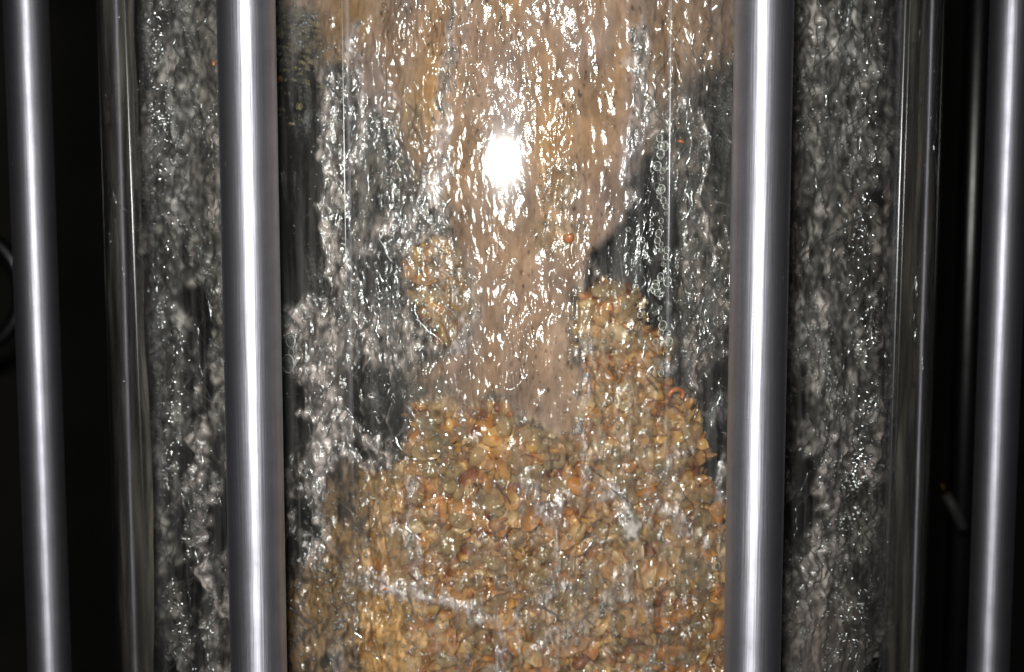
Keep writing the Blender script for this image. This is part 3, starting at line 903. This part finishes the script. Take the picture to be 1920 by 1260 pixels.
def place(x, y, r, size, tilt):
    p = on_tube(x, y, r)
    th = math.atan2(p[0], -p[1])
    nrm = Matrix.Rotation(th, 4, 'Z') @ Matrix.Rotation(math.pi / 2, 4, 'X')      # local z -> towards the glass
    t = Matrix.Rotation(rg.gauss(0, tilt), 4, 'X') @ Matrix.Rotation(rg.gauss(0, tilt), 4, 'Y') @ Matrix.Rotation(rg.uniform(0, 6.283), 4, 'Z')
    return Matrix.Translation(Vector(p)) @ nrm @ t @ Matrix.Scale(size, 4)


def pick():
    while True:
        x = rg.uniform(520, 1400); y = rg.uniform(190, 1310)
        if y < 440 and rg.random() > 0.9: continue
        v = GM[int((y + OY) / MS), int(x / MS)]
        if v > rg.uniform(0.3, 0.95): return x, y


parts = []
for k in range(300):
    x, y = pick()
    s = rg.uniform(0.0020, 0.0042)
    parts.append((x, y, rg.randrange(15), place(x, y, 0.1112 - rg.uniform(0, 0.0014), s, 0.5)))
for x, y, k, M in parts:
    nm = 'husk' if k < 10 else 'chip'
    o = bpy.data.objects.new(nm, pmesh[k]); COL.objects.link(o)
    o.parent = bed; o.matrix_world = M
# the finer rest
AV, AF3, AF4, AC = [], [], [], []
V_all, F_all, C_all, off = [], [], [], 0
for k in range(3700):
    x, y = pick()
    s = rg.uniform(0.0009, 0.0027)
    Vp, Fp = protos[rg.randrange(15)]
    M = np.array(place(x, y, 0.1096 + rg.uniform(-0.0025, 0.0012), s, 0.75))
    v = np.array(Vp) @ M[:3, :3].T + M[:3, 3]
    c = PALETTE[rg.randrange(len(PALETTE))] * rg.uniform(0.75, 1.1)
    V_all.append(v); C_all.append(np.tile(c, (len(v), 1)))
    for f in Fp:
        if len(f) == 4:
            F_all.append((f[0] + off, f[1] + off, f[2] + off)); F_all.append((f[0] + off, f[2] + off, f[3] + off))
        else:
            F_all.append(tuple(i + off for i in f))
    off += len(v)
for k in range(130):
    x, y = rg.uniform(515, 605), rg.uniform(10, 240 if rg.random() < 0.25 else 150)
    Vp, Fp = protos[10 + rg.randrange(5)]
    M = np.array(place(x, y, 0.1100, rg.uniform(0.0004, 0.0010), 0.8))
    v = np.array(Vp) @ M[:3, :3].T + M[:3, 3]
    V_all.append(v); C_all.append(np.tile(lin(190, 172, 130) * rg.uniform(0.5, 1.2), (len(v), 1)))
    F_all += [tuple(i + off for i in f) for f in Fp]
    off += len(v)
me = mesh_np('grain_fines', np.vstack(V_all), np.array(F_all), True, np.vstack(C_all))
tag(link('grain_fines', me, M_GRAIN, bed), kind='stuff')
# swollen see-through beads of wet starch lying over the pieces
V_b, F_b, off = [], [], 0
SPH = bmesh.new(); bmesh.ops.create_icosphere(SPH, subdivisions=3, radius=1.0)
sv = np.array([v.co[:] for v in SPH.verts]); sf = np.array([[v.index for v in f.verts] for f in SPH.faces]); SPH.free()
for k in range(340):
    x, y = pick()
    if y < 500: continue
    sz = rg.uniform(0.0011, 0.0030)
    w = 1 + 0.16 * np.sin(sv @ np.array((rg.gauss(0, 2), rg.gauss(0, 2), rg.gauss(0, 2))) + rg.uniform(0, 6)) + 0.08 * np.sin(sv @ np.array((rg.gauss(0, 4), rg.gauss(0, 4), rg.gauss(0, 4))))
    M = np.array(place(x, y, 0.1108 + rg.uniform(-0.0006, 0.0006), sz, 0.5))
    v = (sv * w[:, None] * np.array((1, rg.uniform(0.6, 1), 0.55))) @ M[:3, :3].T + M[:3, 3]
    V_b.append(v); F_b.append(sf + off); off += len(v)
tag(link('wet_beads', mesh_np('wet_beads', np.vstack(V_b), np.vstack(F_b)), M_BEAD, bed), kind='stuff')
# the packed mass behind them
TB, ZB = sheet(0.1070, 260, 220, math.radians(40))
PB = np.stack((np.sin(TB), -np.cos(TB), ZB), -1)
hb = 0.9 * np.abs(gnoise(TB.shape, 5, 5, 51)) + 0.5 * gnoise(TB.shape, 14, 14, 52)
RB = 0.1070 + 0.001 * hb
PB = np.stack((RB * np.sin(TB), -RB * np.cos(TB), ZB), -1).reshape(-1, 3)
gm = sample(GM, project(PB))
nb, mb = TB.shape
ii, jj = np.meshgrid(np.arange(nb - 1), np.arange(mb - 1), indexing='ij')
q = (ii * mb + jj).ravel()
FB = np.stack((q, q + mb, q + mb + 1, q + 1), -1)
FB = FB[gm[FB].min(1) > 0.6]
u, inv = np.unique(FB, return_inverse=True)
cb = np.array(PALETTE)[np.clip(((gnoise(TB.shape, 4, 4, 53) * 2.2 + 6) % 12).astype(int), 0, 11)].reshape(-1, 3) * 0.55  # palette darkened to paint in the shade of gaps between pieces
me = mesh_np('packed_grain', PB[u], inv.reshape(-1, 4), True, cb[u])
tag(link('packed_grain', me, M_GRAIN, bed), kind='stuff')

# a few lone seeds
for x, y, s, lab in ((1278, 265, 0.0011, 'small orange seed in dark water right of the right-hand hairline glint rib'),
                     (523, 148, 0.0013, 'orange seed half hidden by the right edge of the thick left rod'),
                     (400, 118, 0.0009, 'tiny orange seed in grey water just left of the thick left rod'),
                     (1066, 446, 0.0020, 'large orange seed caught in the brown slurry below the flash glare')):
    me = bpy.data.meshes.new('seed'); V, Fc = shape_chip(rg)
    me.from_pydata(V, [], Fc); me.update(); me.polygons.foreach_set('use_smooth', [True] * len(me.polygons))
    o = link('seed', me, M_SEED)
    o.matrix_world = place(x, y, R_IN - 0.0006 - s * 0.3, s, 0.2)
    tag(o, lab, 'seed', 'loose orange seeds in the water')
# a curled orange husk
cp = on_tube(1268, 740, 0.1146)
th = math.atan2(cp[0], -cp[1])
pts = []
for k in range(15):
    a = math.radians(200 - 250 * k / 14)
    dx, dz = 0.0016 * math.cos(a), 0.0012 * math.sin(a)
    pts.append((cp[0] + dx * math.cos(th), cp[1] + dx * math.sin(th), cp[2] + dz))
tag(link('curled_husk', tube_mesh(pts, [0.00045 + 0.0002 * math.sin(k / 14 * 3.1) for k in range(15)], 8), M_SEED),
    'orange curled husk beside the dark hollow left of the thick right rod', 'husk')

# ------------------------------------------------------------------ bubbles against the glass
def bubble_mesh(sub=3):
    bm = bmesh.new(); bmesh.ops.create_icosphere(bm, subdivisions=sub, radius=1.0)
    me = bpy.data.meshes.new('bubble'); bm.to_mesh(me); bm.free()
    me.polygons.foreach_set('use_smooth', [True] * len(me.polygons))
    me.materials.append(M_BUBBLE)
    return me


def ring_mesh():
    V, Fc = [], []
    n, mseg = 24, 6
    for i in range(n):
        a = 2 * math.pi * i / n
        rr = 0.07 * (1 + 0.5 * math.sin(a * 2 + 0.6))
        for j in range(mseg):
            b = 2 * math.pi * j / mseg
            V.append(((1 + rr * math.cos(b)) * math.cos(a), (1 + rr * math.cos(b)) * math.sin(a), rr * math.sin(b)))
    for i in range(n):
        for j in range(mseg):
            i2, j2 = (i + 1) % n, (j + 1) % mseg
            Fc.append((i * mseg + j, i2 * mseg + j, i2 * mseg + j2, i * mseg + j2))
    me = bpy.data.meshes.new('bubble_rim'); me.from_pydata(V, [], Fc); me.update()
    me.polygons.foreach_set('use_smooth', [True] * len(me.polygons))
    me.materials.append(M_RING)
    return me


BUB, RIM = bubble_mesh(), ring_mesh()
chain = bpy.data.objects.new('bubble_chain', None); COL.objects.link(chain)
tag(chain, 'upright chain of ring-like bubbles beside the right-hand hairline glint rib', 'bubbles')
rg2 = random.Random(9)


def bubble(parent, x, y, s, rim=True):
    p = on_tube(x, y, R_IN - 0.0004)
    th = math.atan2(p[0], -p[1])
    M = Matrix.Translation(Vector(p)) @ Matrix.Rotation(th, 4, 'Z') @ Matrix.Rotation(math.pi / 2, 4, 'X') @ Matrix.Diagonal((s, s * rg2.uniform(1, 1.25), s * 0.3, 1))
    o = bpy.data.objects.new('bubble', BUB); COL.objects.link(o); o.parent = parent; o.matrix_world = M
    if rim and rg2.random() < 0.9:
        r = bpy.data.objects.new('rim', RIM); COL.objects.link(r); r.parent = o
    return o


y = 262
while y < 642:
    wdt = 6 + 9 * (y - 240) / 400
    for _ in range(rg2.choice((1, 1, 2))):
        s = rg2.uniform(0.00035, 0.00095)
        bubble(chain, 1240 + rg2.uniform(-wdt, wdt), y + rg2.uniform(-5, 5), s)
    y += rg2.uniform(6, 13)
cluster = bpy.data.objects.new('loose_bubbles', None); COL.objects.link(cluster)
tag(cluster, 'scattered small bubbles in dark water and over the grain right of the stream', 'bubbles')
for x, y, s in ((1168, 572, .0009), (1192, 538, .0006), (1205, 450, .0005), (1212, 480, .0004), (1178, 430, .0005), (1150, 548, .0005), (1200, 590, .0006), (1222, 420, .0004),
                (1284, 468, .0010), (1270, 500, .0004), (1300, 450, .0004), (1186, 703, .0010), (1175, 726, .0008), (1264, 770, .0008), (1172, 760, .0009),
                (1205, 812, .0009), (1213, 840, .0008), (1240, 700, .0006), (1160, 900, .0011), (1210, 952, .0011), (1120, 700, .0009), (1330, 1058, .0009), (1345, 1062, .0007),
                (1066, 1006, .0006), (812, 545, .0010), (818, 615, .0009), (838, 855, .0024), (785, 850, .0018), (1285, 1205, .0052), (1225, 1235, .0014), (1318, 1075, .0026),
                (1316, 1110, .0024), (1290, 1060, .0020), (1090, 1100, .0020), (1235, 1000, .0016), (1180, 985, .0030), (1062, 1055, .0017), (985, 1120, .0014), (905, 1190, .0018),
                (780, 735, .0022), (830, 725, .0020), (800, 800, .0022), (830, 830, .0026), (866, 800, .0020), (1120, 820, .0022), (1200, 900, .0020), (1150, 860, .0024), (1240, 880, .0018)):
    bubble(cluster, x, y, s, rim=s < 0.00075)
drops = bpy.data.objects.new('edge_bubbles', None); COL.objects.link(drops)
tag(drops, 'clear swollen bubbles clinging to the right edge of the thick left rod', 'bubbles')
for x, y, s in ((536, 602, .0014), (545, 640, .0013), (540, 682, .0017), (546, 660, .0008)):
    bubble(drops, x, y, s, True)

# ------------------------------------------------------------------ dim things far behind
pc = at_depth(-75, 545, 0.30)
me = bpy.data.meshes.new('ring')
V, Fc = [], []
n, k = 64, 12
Rr, rr = 0.034, 0.0046
for i in range(n):
    a = 2 * math.pi * i / n
    for j in range(k):
        b = 2 * math.pi * j / k
        V.append(((Rr + rr * math.cos(b)) * math.cos(a), rr * math.sin(b), (Rr + rr * math.cos(b)) * math.sin(a)))
for i in range(n):
    for j in range(k):
        Fc.append((i * k + j, i * k + (j + 1) % k, ((i + 1) % n) * k + (j + 1) % k, ((i + 1) % n) * k + j))
me.from_pydata(V, [], Fc); me.update(); me.polygons.foreach_set('use_smooth', [True] * len(me.polygons))
o = link('chrome_ring', me, M_CHROME); o.location = pc
tag(o, 'chrome ring in the dark behind the far left steel rod', 'ring')

pb = at_depth(1822, 390, 0.30)
hz = 0.42
o = lathe('steel_post', [(0.0, -hz), (0.0066, -hz), (0.0072, -hz + 0.001), (0.0072, hz - 0.001), (0.0066, hz), (0.0, hz)], 48, M_CHROME)
o.location = pb
tag(o, 'dim blurred steel post in the dark between the tube and the far right rod', 'post')

hose = bpy.data.objects.new('hose', None); COL.objects.link(hose)
tag(hose, 'dim grey slanting hose with a brass tip, low beside the far right rod', 'hose')
a = at_depth(1772, 925, 0.20); b = at_depth(1806, 990, 0.20); c = at_depth(1765, 903, 0.20)
link('hose_body', tube_mesh([a, a + (b - a) * 0.5 + np.array((0.0006, 0, 0)), b], [0.0026, 0.0028, 0.0026], 14), M_HOSE, hose)
link('brass_tip', tube_mesh([a, (a + c) / 2, c], [0.0016, 0.0018, 0.0012], 12), M_BRASS, hose)
